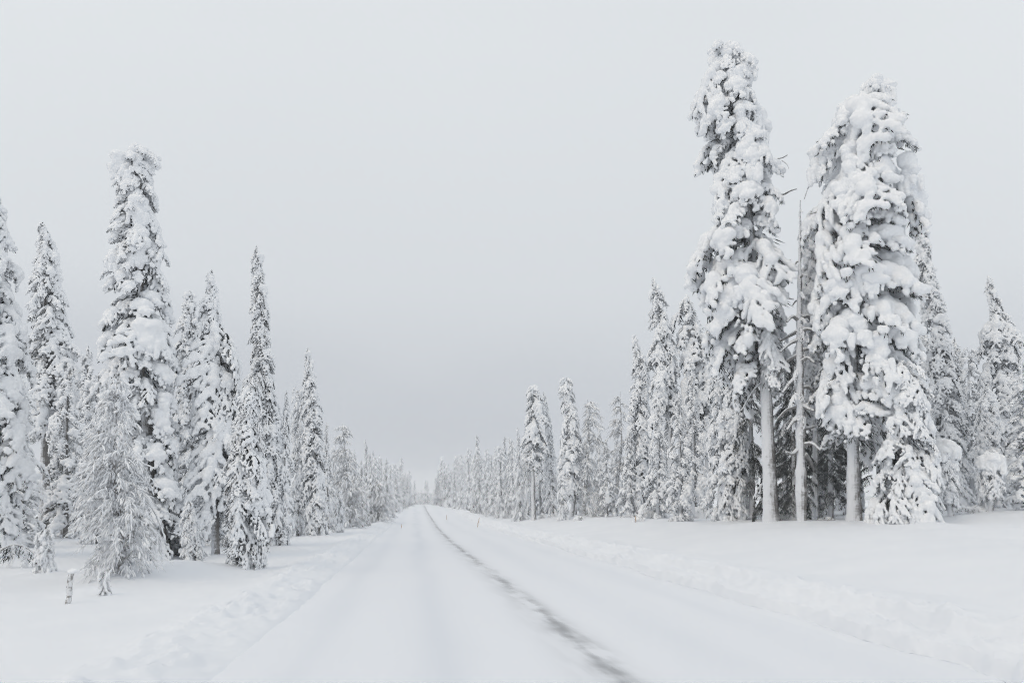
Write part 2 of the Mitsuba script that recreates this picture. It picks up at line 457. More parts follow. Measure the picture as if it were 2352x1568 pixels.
def grid(X, Y, Z):
    V = np.stack([*np.meshgrid(X, Y, indexing='xy'), Z], -1).reshape(-1, 3)
    i, j = np.meshgrid(np.arange(len(Y) - 1), np.arange(len(X) - 1), indexing='ij')
    o = (i * len(X) + j).ravel()
    return V, np.vstack([np.stack([o, o + 1, o + len(X) + 1], 1), np.stack([o, o + len(X) + 1, o + len(X)], 1)])


def lay_ground():
    X, Y = lines()
    x, y = np.meshgrid(X, Y, indexing='xy')
    P = np.stack([x, y, 0 * x], -1)
    near = 1 - sstep(60, 140, y)
    fb = lambda sx, sy, s_: meshkit.fbm(P * [sx, sy, 1], 3, s_) - 0.5
    z = gz(x, y) + (0.10 * fb(0.5, 0.3, 1) + 0.03 * fb(2.2, 1.6, 2)) * np.where(x > 0, sstep(5.6, 9, x), sstep(-2.2, -4, x))
    # banks thrown up by the plough: a low ragged one on the left, a broken double ledge on the right
    wl = 0.45 * fb(0, 0.35, 3) + 0.16 * fb(0, 1.7, 4)
    rough = sstep(-1.6, -2.2, x - wl) * sstep(-3.3, -2.5, x) * near
    clod = np.maximum(meshkit.noise(P * [6, 5, 1], 5) - 0.45, 0) + 0.7 * np.maximum(meshkit.noise(P * [13, 10, 1], 6) - 0.5, 0)
    z += rough * (0.08 + 0.16 * clod)
    xr = 5.62 + 0.55 * fb(0, 0.22, 7) + 0.22 * fb(0, 1.3, 8) + 0.10 * fb(0.6, 5, 9)
    z += 0.12 * sstep(xr, xr + 0.05, x) * near + 0.11 * sstep(xr + 0.42 + 0.5 * fb(0, .6, 10), xr + 0.58 + 0.5 * fb(0, .6, 10), x) * near
    z += sstep(xr, xr + 0.1, x) * sstep(xr + 1.5, xr + 0.9, x) * 0.16 * clod * near
    z += 0.05 * sstep(xr + 1.0, xr + 1.45 + 0.3 * fb(0, .8, 11), x) * near
    z -= (0.07 * np.exp(-((x - xr + 0.03) / 0.05) ** 2) * sstep(5.3, 5.45, x) + 0.035 * np.exp(-((x - xr - 0.62 + 0.5 * fb(0, .4, 12)) / 0.09) ** 2)) * near
    z -= 0.28 * near * sstep(xr + 0.7, xr + 2.8, x)
    for mx, my, mh, mr in MOUNDS:
        d2 = ((x - mx) ** 2 + (y - my) ** 2) / mr ** 2
        z += mh * np.exp(-d2)
    inroad = sstep(-1.72, -1.9, x) + sstep(5.05, 5.3, x)
    z = np.where((x > -2.2) & (x < 5.6), z - 0.07 * (1 - np.clip(inroad, 0, 1)), z)
    scene['snow_ground'] = mikit.ply(grid(X, Y, z), 'mat_ground', smooth=True)
    tag('snow_ground', 'smooth deep snow cover of the verges and forest floor', 'ground', kind='structure')
    Xr = np.arange(-2.3, 5.72, 0.06)
    k = Y < 420
    Yr = Y[k]
    x, y = np.meshgrid(Xr, Yr, indexing='xy')
    P = np.stack([x, y, 0 * x], -1)
    zr = gz(0 * x, y) + 0.012 * (meshkit.fbm(P * [1.6, 0.18, 1], 3, 21) - 0.5) + 0.008 * (meshkit.fbm(P * [4, 1.1, 1], 2, 22) - 0.5) \
        - 0.02 * np.exp(-((x - 1.8) / 0.3) ** 2) - 0.012 * np.exp(-((x - 0.3) / 0.35) ** 2)
    zr -= 0.16 * (sstep(-1.95, -2.3, x) + sstep(5.35, 5.72, x))
    scene['snowy_road'] = mikit.ply(grid(Xr, Yr, zr), 'mat_road', smooth=True)
    tag('snowy_road', 'straight road of packed snow with a dark icy streak along its middle', 'road', kind='structure')


# ------------------------------------------------------------------ trees
for i, b_ in enumerate(HI + MD):
    b_['group'] = f'bough_shape_{i:03d}'
    if i >= len(HI): b_['ply'] = mikit.ply(b_['snow'], 'mat_snow', smooth=True)
    scene[b_['group']] = {'type': 'shapegroup', 'snow': b_['ply']}


def instance(key, group, m):
    scene[key] = {'type': 'instance', 'to_world': m, 'group': {'type': 'ref', 'id': group}}


SPRUCE = {'pillow': .16, 'finger': .30, 'drape': .22, 'knob': .30, 'lace': .02}
HEAVY = {'pillow': .36, 'finger': .12, 'drape': .22, 'knob': .30}
LACY = {'pillow': .05, 'finger': .35, 'drape': .15, 'knob': .10, 'lace': .35}
SHADED = {'needle': .90, 'lace': .10}
DRAPED = {'pillow': .20, 'drape': .50, 'finger': .20, 'knob': .10}


def profile(fr, prof, trunk):
    """Half widths and trunk line in metres from rows (y, left, right) of the photograph and trunk points (x, y)."""
    H = max(fr(0.5 * (l + r), y)[1] for y, l, r in prof)
    rows = sorted([(fr(l, y)[1], fr(l, y)[0], fr(r, y)[0]) for y, l, r in prof])
    hs = np.array([r[0] for r in rows]); ls = np.array([r[1] for r in rows]); rs = np.array([r[2] for r in rows])
    if trunk is None:
        th, tx = np.concatenate([[0], hs]), np.concatenate([[0], 0.5 * (ls + rs)])
    else:
        q = sorted([fr(x, y)[::-1] for x, y in trunk])
        th, tx = np.array([0] + [max(a[0], .02) for a in q]), np.array([0] + [a[1] for a in q])
    axis = lambda h: float(np.interp(h, th, tx))
    wl = lambda h: max(axis(h) - float(np.interp(h, hs, ls)), 0.04)
    wr = lambda h: max(float(np.interp(h, hs, rs)) - axis(h), 0.04)
    return H, wl, wr, axis, th, tx


def trunk_mesh(base, fr, H, th, tx, r0, sides=12):
    hs = np.linspace(-0.25, H * 0.985, 80)
    ax = np.interp(hs, th, tx)
    pts = base + ax[:, None] * fr.s + hs[:, None] * [0, 0, 1]
    r = r0 * (1 - 0.93 * np.clip(hs / H, 0, 1) ** 0.9) + 0.28 * r0 * np.exp(-np.maximum(hs, 0) / (r0 * 1.4))
    V, f = tube(pts, r, sides)
    n = len(hs) * sides                                        # plates of wind-packed snow and bark
    q = V[:n] - np.repeat(pts, sides, 0)
    w = meshkit.fbm(V[:n] * [5, 5, 4.5] / max(r0 * 4, 0.3), 3, 5) - 0.5
    V[:n] += q * (0.34 * w)[:, None]
    return V, f


def spruce(name, base, prof, label, mixw=SPRUCE, trunk=None, rpx=16, seed=1, dens=0.72, pool=None, category='spruce', group=None, mound=0.12, crown=None, lmin=0.05, bare=(), fine=0.62):
    """A spruce shown large: trunk, needles and every snow-laden bough a part of its own; bare: limbs as lists of pixels with a thickness."""
    if pool is None:                                           # farther off: fewer and larger boughs
        pool, fine, dens = MD, fine * 1.35, dens * 0.85
        lmin *= 1.25
    fr = Frame(base)
    H, wl, wr, axis, th, tx = profile(fr, prof, trunk)
    low = max(0.0, fr(crown or prof[-1][1], prof[-1][0])[1])
    bs = boughs(H, wl, wr, axis, low, fr.s, pool, mixw, seed, dens, lmin * H, fine)
    tag(name, label, category, group)
    scene[name + '__trunk'] = mikit.ply(trunk_mesh(base, fr, H, th, tx, rpx * fr.dist / FPX, 14), 'mat_bark', smooth=True)
    nd = [put(b['needles'], R, base + o) for b, R, o in bs]
    c = core(H, wl, wr, axis, low, fr.s, seed + 1, int(min(700, 60 * H)))
    nd.append((c[0] + base, c[1]))
    scene[name + '__needles'] = mikit.ply(join(nd), 'mat_needles')
    labels[name + '__needles'] = {'kind': 'stuff'}
    for i, (b, R, o) in enumerate(bs):
        instance(f'{name}__snowy_bough' + (f'_{i:03d}' if i else ''), b['group'], mat4(R, base + o))
    for i, (pts, r0, toward) in enumerate(bare):
        scene[f'{name}__branch' + (f'_{i:03d}' if i else '')] = mikit.ply(limb(fr, base, pts, r0, toward), 'mat_limb', smooth=True)
    if mound: MOUNDS.append((base[0] + 0.1, base[1] + 0.1, mound, 0.5 + 0.05 * H))
    return fr, H, wl, wr, axis


def pillows(name, base, prof_fn, spots, seed):
    """Big single cushions of snow lodged on a tree: (x, top row, bottom row, half width) in pixels; each is a part."""
    g = np.random.default_rng(seed)
    fr, H, wl, wr, axis = prof_fn
    s = fr.dist / FPX
    for i, (x, y0, y1, r) in enumerate(spots):
        o0, z0 = fr(x, y0); o1, z1 = fr(x, y1)
        w = 0.5 * (wl(z0) + wr(z0))
        u = np.clip((o0 - axis(z0)) / max(w, 0.05), -1, 1)
        dep = 0.68 * w * math.sqrt(1 - u * u)
        c = base + o0 * fr.s - dep * fr.v
        R = r * s
        n = max(3, int((z0 - z1) / (0.75 * R)) + 1)
        caps = []
        for k in range(n):
            t = k / (n - 1)
            z = z0 - R * 0.8 + (z1 + R * 0.5 - z0 + R * 0.8) * t
            for _ in range(3):
                q = c + g.uniform(-0.45, 0.45) * R * fr.s * (1 - 0.4 * t) + g.uniform(-0.3, 0.3) * R * fr.v + [0, 0, z + g.uniform(-.2, .2) * R]
                caps.append((q, q - [0, 0, R * g.uniform(.1, .4)], R * g.uniform(0.36, 0.62) * (1 - 0.3 * t), R * g.uniform(0.28, 0.5) * (1 - 0.25 * t)))
        for _ in range(12):                                     # ragged lower rim
            q = c + g.uniform(-0.8, 0.8) * R * fr.s - g.uniform(0, .5) * R * fr.v + [0, 0, z1 + g.uniform(0, .5) * R]
            caps.append((q, q - [0, 0, R * g.uniform(.2, .9)], R * g.uniform(0.16, 0.28), R * g.uniform(0.12, 0.22)))
        scene[f'{name}__snow_pillow' + (f'_{i:03d}' if i else '')] = mikit.ply(blob(caps, max(0.016, 0.9 * s), 0.10 * R, 0.05 * R, 2.2 / R, seed + i), 'mat_snow', smooth=True)


def limb(fr, base, pts, r0, toward, side=None):
    """A bare snowy limb through pixels; toward: how many metres its end comes towards the camera."""
    q = np.array([fr(x, y) for x, y in pts])
    t = np.linspace(0, 1, len(q))
    tt = np.linspace(0, 1, 4 * len(q))
    q = np.stack([np.interp(tt, t, q[:, 0]), np.interp(tt, t, q[:, 1])], 1)
    k = np.ones(3) / 3
    for _ in range(2): q[1:-1] = (q[:-2] + q[1:-1] + q[2:]) / 3
    P = base + q[:, :1] * fr.s + q[:, 1:] * [0, 0, 1] - (tt * toward)[:, None] * fr.v
    r = r0 * fr.dist / FPX
    return tube(P, r * (1 - 0.55 * tt), 8)


def tree_kind(name, H, rows, mixw, seed, pool, hb, dens, r0):
    """A whole tree ten metres or so tall as a shapegroup, for the rows that are seen smaller. rows: (height fraction, half width)."""
    hs, ws = np.array([r[0] for r in rows]) * H, np.array([r[1] for r in rows])
    g = np.random.default_rng(seed)
    ph = g.uniform(0, 6.28, 3)
    bend = lambda h: 0.10 * math.sin(h * 0.45 + ph[0]) * h / H + 0.25 * max(0, h / H - 0.85) * math.sin(ph[1])
    w = lambda h: max(float(np.interp(h, hs, ws)) * (1 + 0.22 * math.sin(h * 1.9 + ph[2])), 0.04)
    side = np.array([1.0, 0, 0])
    bs = boughs(H, w, w, bend, hb * H, side, pool, mixw, seed, dens, 0.075 * H)
    print(name, len(bs)) if 0 else None
    snow = join([put(b['snow'], R, o) for b, R, o in bs])
    nd = join([put(b['needles'], R, o) for b, R, o in bs] + [core(H, w, w, bend, hb * H, side, seed, 110)])
    zz = np.linspace(-0.4, H * 0.98, 16)
    tr = tube(np.stack([[bend(max(z, 0)) for z in zz], 0 * zz, zz], 1), r0 * (1 - 0.92 * np.clip(zz / H, 0, 1)) + 0.01, 8)
    scene[name] = {'type': 'shapegroup', 'trunk': mikit.ply(tr, 'mat_bark', smooth=True), 'needles': mikit.ply(nd, 'mat_needles'), 'snow_load': mikit.ply(snow, 'mat_snow', smooth=True)}
    KINDS[name] = (H, float(np.interp(0.35 * H, hs, ws)))


KINDS = {}
SPIRE = [(0, .95), (.1, 1.1), (.3, .95), (.55, .62), (.8, .36), (.95, .16), (1, .06)]
CONE = [(0, 1.2), (.15, 1.35), (.4, 1.0), (.7, .6), (.92, .25), (1, .08)]
CLUB = [(0, .9), (.2, 1.0), (.5, .85), (.8, .7), (.93, .62), (1, .35)]
TALL = [(.25, .7), (.35, 1.1), (.6, .95), (.85, .6), (.95, .5), (1, .3)]
tree_kind('kind_spire', 11, SPIRE, SPRUCE, 11, MD, 0.02, 0.4, .16)
tree_kind('kind_cone', 11, CONE, SPRUCE, 12, MD, 0.02, 0.4, .17)
tree_kind('kind_club', 11, CLUB, HEAVY, 13, MD, 0.03, 0.4, .16)
tree_kind('kind_shaded', 11, CONE, SHADED, 20, MD, 0.05, 0.4, .15)
tree_kind('far_spire', 11, SPIRE, SPRUCE, 15, LO, 0.02, 0.38, .16)
tree_kind('far_cone', 11, CONE, LACY, 16, LO, 0.02, 0.38, .16)
tree_kind('far_club', 11, CLUB, HEAVY, 17, LO, 0.03, 0.38, .16)
tree_kind('far_lacy', 11, SPIRE, LACY, 19, LO, 0.02, 0.38, .14)
tree_kind('forest_spire', 11, SPIRE, SPRUCE, 31, XL, 0.02, 0.3, .15)
tree_kind('forest_cone', 11, CONE, SPRUCE, 32, XL, 0.02, 0.3, .15)
COUNT = {}


def numbered(name):
    COUNT[name] = COUNT.get(name, -1) + 1
    return name if not COUNT[name] else f'{name}_{COUNT[name]:03d}'


def stand(kind, base, ytop, wpx, label, group=None, name='spruce', xtop=None, category='spruce', turn=None):
    """One tree of a kind: its foot, the pixel row of its top and the width in pixels it should show a third of the way up."""
    fr = Frame(base)
    px = CX + FPX * ((base - CAM) @ RIGHT) / ((base - CAM) @ FWD)
    off, h = fr(px if xtop is None else xtop, ytop)
    H, w = KINDS[kind]
    sz = h / H
    sx = wpx * 0.5 * fr.dist / FPX / w if wpx else sz
    sx = float(np.clip(sx, 0.35 * sz, 2.2 * sz))
    key = numbered(name)
    a = rng.uniform(0, 6.28) if turn is None else turn
    R = np.diag([1, 1, 1.0])
    Z = rot(a, 0)
    M = np.array([[sx, 0, 0], [0, sx, 0], [0, 0, sz]])
    lean = np.eye(3); lean[0, 2], lean[1, 2] = fr.s[0] * off / max(h, .1), fr.s[1] * off / max(h, .1)
    instance(key, kind, mat4(lean @ Z @ M, base))
    tag(key, label, category, group)
    for q in ('needles', 'snow_load'): labels[f'{key}__{q}'] = {'kind': 'stuff'}
    return key


def birch(name, base, prof, label, trunk=None, rpx=5, seed=1, n=70, per=26, snow=0.5, category='birch', spread=1.0, group=None, crown=None):
    """A birch whose fine hanging twigs are furred with rime."""
    g = np.random.default_rng(seed)
    fr = Frame(base)
    H, wl, wr, axis, th, tx = profile(fr, prof, trunk)
    low = max(0.0, fr(crown or prof[-1][1], prof[-1][0])[1]) + 0.05
    tag(name, label, category, group)
    scene[name + '__trunk'] = mikit.ply(trunk_mesh(base, fr, H, th, tx, rpx * fr.dist / FPX, 8), 'mat_limb', smooth=True)
    px = fr.dist / FPX
    limbs, fur = [], []
    a0 = math.atan2(fr.s[1], fr.s[0])
    for i in range(n):
        h = low + (H - low) * (1 - g.uniform(0, 1) ** 0.85) * 0.97
        az = g.uniform(0, 6.28)
        c = math.cos(az - a0)
        w = abs(c) * (wr(h) if c > 0 else wl(h)) + (1 - abs(c)) * 0.5 * (wl(h) + wr(h))
        w *= g.uniform(0.6, 1.05)
        up = g.uniform(0.2, 0.6) * w
        t = np.linspace(0, 1, 7)
        h0 = max(h - up * 0.3, 0.1)
        rad = np.stack([math.cos(az) * w * t, math.sin(az) * w * t, up * np.sin(t * 2.2) - g.uniform(0.35, 1.0) * spread * w * t ** 2.6], 1)
        q = base + axis(h0) * fr.s + [0, 0, h0] + rad
        q[:, 2] = np.maximum(q[:, 2], base[2] + 0.05)
        limbs.append(tube(q, 1.1 * px * (1 - 0.7 * t) + 0.25 * px, 4))
        for _ in range(per):
            u = g.uniform(0.12, 1.0)
            p = np.array([np.interp(u, t, q[:, k_]) for k_ in range(3)])
            l = w * g.uniform(0.04, 0.15) + 8 * px
            out = np.array([math.cos(az), math.sin(az), 0]) * g.uniform(0.2, 0.9) + g.normal(0, 0.5, 3) * [1, 1, 0.4]
            m = np.array([out * l * s_ + [0, 0, -l * (0.25 * s_ + 0.7 * s_ ** 2)] for s_ in (0, .34, .67, 1)]) + p
            m[:, 2] = np.maximum(m[:, 2], base[2] + 0.02)
            limbs.append(tube(m, 0.62 * px * np.array([1, .9, .75, .45]), 3))
            if g.uniform() < snow:
                j = g.integers(0, 2)
                k_ = m[j:j + 3] + [0, 0, 0.45 * px]
                fur.append(tube(k_, px * g.uniform(0.8, 1.6) * np.array([.9, 1.0, .6]), 5))
                if g.uniform() < .2: fur.append(tube(k_, px * g.uniform(1.6, 2.8) * np.array([.5, 1.0, .5]), 5))
    scene[name + '__twigs'] = mikit.ply(join(limbs), 'mat_twig')
    scene[name + '__rime'] = mikit.ply(join(fur), 'mat_snow', smooth=True)
    for q in ('twigs', 'rime'): labels[f'{name}__{q}'] = {'kind': 'stuff'}
    MOUNDS.append((base[0], base[1], 0.1, 0.9))
# ------------------------------------------------------------------ the tall trees right of the road
S0 = spruce('spruce', foot(1772, 1207), [(106, 1630, 1683), (125, 1619, 1700), (165, 1634, 1743), (200, 1626, 1745), (225, 1606, 1750), (250, 1588, 1760), (270, 1590, 1757), (300, 1606, 1760), (330, 1600, 1780), (352, 1632, 1782),
       (400, 1640, 1792), (440, 1643, 1800), (500, 1633, 1808), (560, 1608, 1794), (600, 1600, 1812), (660, 1598, 1815), (712, 1596, 1802), (790, 1630, 1800), (900, 1645, 1785)],
       'towering snow-caked spruce with a thick pale trunk, tallest tree right of the road', {'pillow': .32, 'finger': .16, 'drape': .26, 'knob': .26},
       trunk=[(1757, 840), (1735, 600), (1700, 350), (1668, 120)], rpx=16, fine=0.78, seed=21, dens=0.8, pool=HI, crown=1700,
       bare=[([(1762, 372), (1780, 368), (1796, 370), (1808, 366)], 2.2, 0.4), ([(1796, 369), (1806, 378), (1812, 392)], 1.3, 0.2), ([(1780, 448), (1800, 450), (1815, 444), (1829, 443)], 3.0, 0.4),
             ([(1757, 838), (1740, 850), (1722, 880), (1712, 905)], 4, .5), ([(1756, 826), (1775, 818), (1795, 810)], 4, .5), ([(1758, 870), (1730, 900), (1705, 950)], 2.5, 1.0),
             ([(1775, 600), (1800, 612), (1815, 605)], 2.2, .5), ([(1778, 640), (1802, 628), (1822, 634)], 2.2, .5), ([(1780, 690), (1800, 686), (1822, 692)], 2.4, .3)])
pillows('spruce', foot(1772, 1207), S0, [(1640, 108, 150, 20), (1670, 112, 165, 18), (1715, 138, 190, 27), (1690, 168, 235, 26), (1608, 205, 262, 17), (1702, 268, 320, 22), (1715, 330, 425, 32), (1668, 470, 560, 20), (1712, 620, 700, 34)], 300)
DEAD = foot(1841, 1208)
frd = Frame(DEAD)
tag('dead_spruce', 'bare slender spruce trunk with curved snowy limbs standing between the two tallest trees', 'spruce')
zs = np.linspace(-0.2, frd(1838, 460)[1], 90)
axd = np.interp(zs, [0, frd(1838, 740)[1], zs[-1]], [0, frd(1836, 740)[0], frd(1838, 460)[0]])
pxd = frd.dist / FPX
rad = np.interp(zs, [0, frd(1838, 740)[1], zs[-1]], [11.5, 6.0, 0.9]) * pxd * (1 + 0.22 * (2 * meshkit.noise(np.stack([zs * 3.1, 0 * zs, 0 * zs], -1), 3) - 1))
scene['dead_spruce__trunk'] = mikit.ply(tube(DEAD + axd[:, None] * frd.s + zs[:, None] * [0, 0, 1], rad, 12), 'mat_bark', smooth=True)
LIMBS = [[(1834, 735), (1820, 728), (1808, 746)], [(1833, 760), (1812, 768), (1790, 777)], [(1834, 780), (1815, 790), (1793, 814)], [(1832, 815), (1808, 825), (1782, 862)], [(1832, 862), (1815, 880), (1798, 906)],
         [(1832, 932), (1808, 937), (1784, 960)], [(1834, 1030), (1820, 1044), (1806, 1040)], [(1840, 728), (1856, 721), (1870, 737)], [(1842, 760), (1856, 757), (1872, 766)], [(1842, 803), (1862, 797), (1876, 801), (1882, 816)],
         [(1844, 930), (1858, 940), (1870, 947)], [(1845, 984), (1860, 980), (1874, 974)], [(1846, 1020), (1865, 1017), (1884, 1036)], [(1848, 1042), (1862, 1058), (1870, 1078)], [(1840, 830), (1856, 822), (1870, 838)],
         [(1838, 890), (1856, 884), (1872, 900)], [(1836, 960), (1822, 968), (1808, 990)], [(1838, 690), (1828, 686), (1820, 694)], [(1838, 640), (1844, 634), (1852, 642)], [(1838, 600), (1830, 596), (1824, 604)], [(1838, 550), (1844, 546), (1850, 552)]]
for i, pts in enumerate(LIMBS):
    scene['dead_spruce__branch' + (f'_{i:03d}' if i else '')] = mikit.ply(limb(frd, DEAD, pts, 5.2 if pts[0][1] > 700 else 2.4, (-1) ** i * 0.5), 'mat_limb', smooth=True)
MOUNDS.append((DEAD[0], DEAD[1], 0.12, 1.0))
spruce('spruce_020', foot_at(1868, 28), [(478, 1862, 1874), (510, 1852, 1882), (560, 1842, 1890), (640, 1838, 1896), (720, 1836, 1900), (850, 1842, 1898), (980, 1848, 1898)],
       'slim snowy spruce squeezed between the bare slender trunk and the broad heaped spruce', DRAPED, seed=35, pool=HI, fine=0.8, rpx=7)
gd = np.random.default_rng(36)
for i in range(64):
    yy = gd.choice([gd.uniform(462, 735), gd.uniform(735, 1020)], p=[.62, .38])
    o_, z_ = frd(1838, yy)
    b = HI[[3, 4, 13, 14, 10][gd.integers(5)]]
    L_ = (gd.uniform(12, 26) if yy < 735 else gd.uniform(16, 40)) * pxd
    az_ = gd.uniform(0, 6.28)
    instance('dead_spruce__snowy_bough' + (f'_{i:03d}' if i else ''), b['group'], mat4(rot(az_, gd.uniform(0, .4)) * L_, DEAD + o_ * frd.s + [0, 0, z_]))
S1 = spruce('spruce_001', foot(1962, 1206), [(184, 1983, 2052), (212, 1972, 2059), (235, 1948, 2052), (258, 1922, 2056), (292, 1924, 2052), (314, 1882, 2066), (338, 1846, 2087), (370, 1844, 2090), (404, 1866, 2101), (456, 1876, 2122),
       (491, 1872, 2118), (526, 1842, 2094), (595, 1834, 2112), (665, 1838, 2116), (740, 1850, 2122), (800, 1858, 2130), (860, 1856, 2128), (930, 1860, 2110), (1020, 1880, 2060)],
       'huge broad spruce heaped with big snow pillows, right of the bare slender trunk', HEAVY, trunk=[(1958, 975), (1960, 800), (1968, 500), (1985, 300), (2010, 195)], rpx=14, fine=0.78, seed=34, dens=0.8, pool=HI, crown=1960,
       bare=[([(1966, 318), (1940, 312), (1905, 316), (1875, 335)], 3.2, 0.3), ([(1970, 365), (1995, 372), (2030, 372), (2050, 390)], 4.0, 0.5), ([(1868, 420), (1856, 432), (1848, 462)], 2.2, 0.2), ([(1898, 478), (1880, 490), (1862, 500)], 3.0, 0.4),
             ([(1980, 262), (1996, 252), (2012, 248)], 3.0, 0.4)])
pillows('spruce_001', foot(1962, 1206), S1, [(2002, 184, 225, 22), (2036, 186, 235, 24), (1946, 232, 305, 24), (2028, 240, 330, 27), (2000, 296, 380, 26), (1872, 332, 410, 26), (2080, 362, 440, 28), (2098, 420, 505, 27), (1952, 350, 450, 27), (1930, 430, 500, 28), (1975, 625, 690, 28), (1965, 720, 800, 30), (2012, 770, 860, 27)], 340)
spruce('spruce_002', foot(2078, 1206), [(830, 2062, 2100), (880, 2040, 2128), (950, 2024, 2142), (1020, 2012, 2148), (1100, 2005, 2150), (1200, 1988, 2154)],
       'snow-draped spruce sweeping to the ground right of the broad heaped spruce trunk', DRAPED, seed=41, pool=HI, fine=0.75, dens=0.8, rpx=9)
spruce('spruce_003', foot_at(2168, 31), [(482, 2108, 2120), (525, 2096, 2130), (600, 2100, 2146), (660, 2104, 2160), (715, 2116, 2180), (790, 2120, 2196), (900, 2126, 2210), (1050, 2126, 2222), (1170, 2130, 2222)],
       'slim tapering snowy spruce peering out behind the right side of the broad heaped spruce', SPRUCE, seed=52, rpx=9)
spruce('spruce_004', foot(1684, 1197), [(846, 1682, 1702), (900, 1662, 1724), (960, 1645, 1728), (1050, 1642, 1724), (1120, 1646, 1720), (1195, 1652, 1716)],
       'drooping lower spruce covered in snow, left of the thick trunk of the tallest tree', DRAPED, seed=63, pool=HI, fine=0.75, rpx=7)
spruce('spruce_005', foot_at(2312, 30), [(634, 2262, 2276), (650, 2264, 2284), (690, 2271, 2298), (726, 2268, 2316), (779, 2240, 2338), (850, 2246, 2352), (950, 2240, 2364), (1100, 2250, 2372), (1150, 2255, 2370)],
       'snowy spruce with a hooked tip, rising at the right edge of the picture', SPRUCE, seed=71, rpx=10)
SP = spruce('snowy_sapling', foot_at(2181, 25), [(1008, 2156, 2188), (1030, 2143, 2200), (1090, 2147, 2204), (1160, 2158, 2204)],
       'dumpy young spruce under a dome of snow, left of two on the right bank', HEAVY, seed=72, pool=HI, rpx=5, dens=0.9, lmin=0.16, category='sapling')
pillows('snowy_sapling', foot_at(2181, 25), SP, [(2172, 1006, 1040, 25)], 460)
SP = spruce('snowy_sapling_001', foot_at(2272, 25.5), [(1034, 2256, 2284), (1062, 2240, 2300), (1110, 2242, 2306), (1148, 2246, 2306)],
       'dumpy young spruce under a dome of snow, right of two on the right bank', HEAVY, seed=73, pool=HI, rpx=5, dens=0.9, lmin=0.16, category='sapling')
pillows('snowy_sapling_001', foot_at(2272, 25.5), SP, [(2270, 1032, 1066, 24)], 461)
spruce('snowy_sapling_002', foot_at(2262, 28), [(890, 2256, 2280), (940, 2238, 2292), (1000, 2232, 2300), (1090, 2238, 2302), (1150, 2240, 2302)],
       'stout young spruce stacked with thick snow caps, just behind the right-hand domed sapling', HEAVY, seed=74, pool=HI, rpx=6, dens=0.9, lmin=0.10, category='sapling')

# the middle distance right of the road
spruce('spruce_006', foot(1542, 1186), [(638, 1494, 1506), (662, 1492, 1514), (690, 1496, 1532), (724, 1498, 1538), (768, 1492, 1545), (820, 1490, 1556), (870, 1482, 1560), (930, 1483, 1560), (1000, 1482, 1552)],
       'pointed snowy spruce with a straight bare lower trunk, left of the tallest tree', SPRUCE, trunk=[(1540, 1000), (1533, 870), (1516, 720), (1500, 645)], rpx=7, seed=81, crown=1510)
spruce('spruce_007', foot(1473, 1187), [(770, 1456, 1462), (795, 1455, 1468), (820, 1454, 1484), (860, 1452, 1492), (950, 1440, 1497), (1060, 1436, 1498), (1183, 1440, 1506)],
       'snow-plastered spruce with a forked thin tip, left of the straight bare trunk', {'pillow': .25, 'finger': .2, 'drape': .25, 'knob': .3}, seed=82, rpx=7)
spruce('spruce_008', foot(1627, 1180), [(677, 1566, 1586), (697, 1560, 1594), (730, 1560, 1602), (772, 1548, 1608), (838, 1562, 1638), (882, 1560, 1630), (950, 1558, 1634), (1010, 1560, 1640), (1060, 1566, 1640)],
       'snowy spruce with a leaning club top, close behind the left flank of the tallest tree', SPRUCE, trunk=[(1625, 870), (1600, 760), (1577, 685)], rpx=9, seed=83, crown=1600)
spruce('spruce_009', foot(1312, 1191), [(868, 1290, 1310), (885, 1282, 1318), (905, 1280, 1322), (930, 1290, 1325), (960, 1290, 1334), (1010, 1288, 1340), (1060, 1282, 1344), (1110, 1280, 1338), (1150, 1290, 1338)],
       'snowy spruce with a bulging hooked head leaning left, beside the drooping birch', HEAVY, trunk=[(1318, 1150), (1316, 1000), (1300, 880)], rpx=5, seed=84)
spruce('spruce_010', foot(1226, 1197), [(888, 1212, 1242), (900, 1206, 1246), (930, 1205, 1250), (970, 1204, 1254), (1010, 1200, 1258), (1050, 1198, 1262), (1082, 1200, 1256)],
       'flat-topped snowy spruce on a tall clean white trunk, standing forward of the distant row', HEAVY, trunk=[(1224, 1080), (1225, 890)], rpx=5.5, seed=85, crown=1226)
spruce('spruce_011', foot(1266, 1189), [(900, 1246, 1252), (940, 1248, 1262), (980, 1250, 1272), (1040, 1250, 1276), (1100, 1252, 1281), (1185, 1254, 1282)],
       'narrow snowy spruce with a fine tip, just right of the flat-topped tree', SPRUCE, seed=86, rpx=5)
spruce('snowy_sapling_003', foot(1291, 1197), [(1095, 1286, 1296), (1112, 1281, 1303), (1150, 1278, 1306), (1195, 1279, 1306)],
       'short snowy young spruce in front of the hook-headed spruce', HEAVY, seed=87, rpx=3, category='sapling', lmin=.09)
birch('birch', foot(1340, 1188), [(914, 1334, 1352), (935, 1332, 1374), (960, 1334, 1386), (1000, 1348, 1398), (1060, 1346, 1403), (1185, 1346, 1412)],
      'drooping white birch with curtains of rimed twigs, right of the hook-headed spruce', trunk=[(1352, 1013), (1350, 930)], rpx=5, seed=91, n=70, per=18, snow=0.75)
birch('birch_001', foot(1411, 1186), [(895, 1418, 1432), (905, 1406, 1446), (960, 1404, 1444), (1010, 1396, 1446), (1080, 1398, 1444), (1180, 1396, 1436)],
      'thin leaning birch with a rimed weeping top, right of the drooping white birch', trunk=[(1428, 1013), (1425, 905)], rpx=4, seed=92, n=48, per=15, snow=0.6)

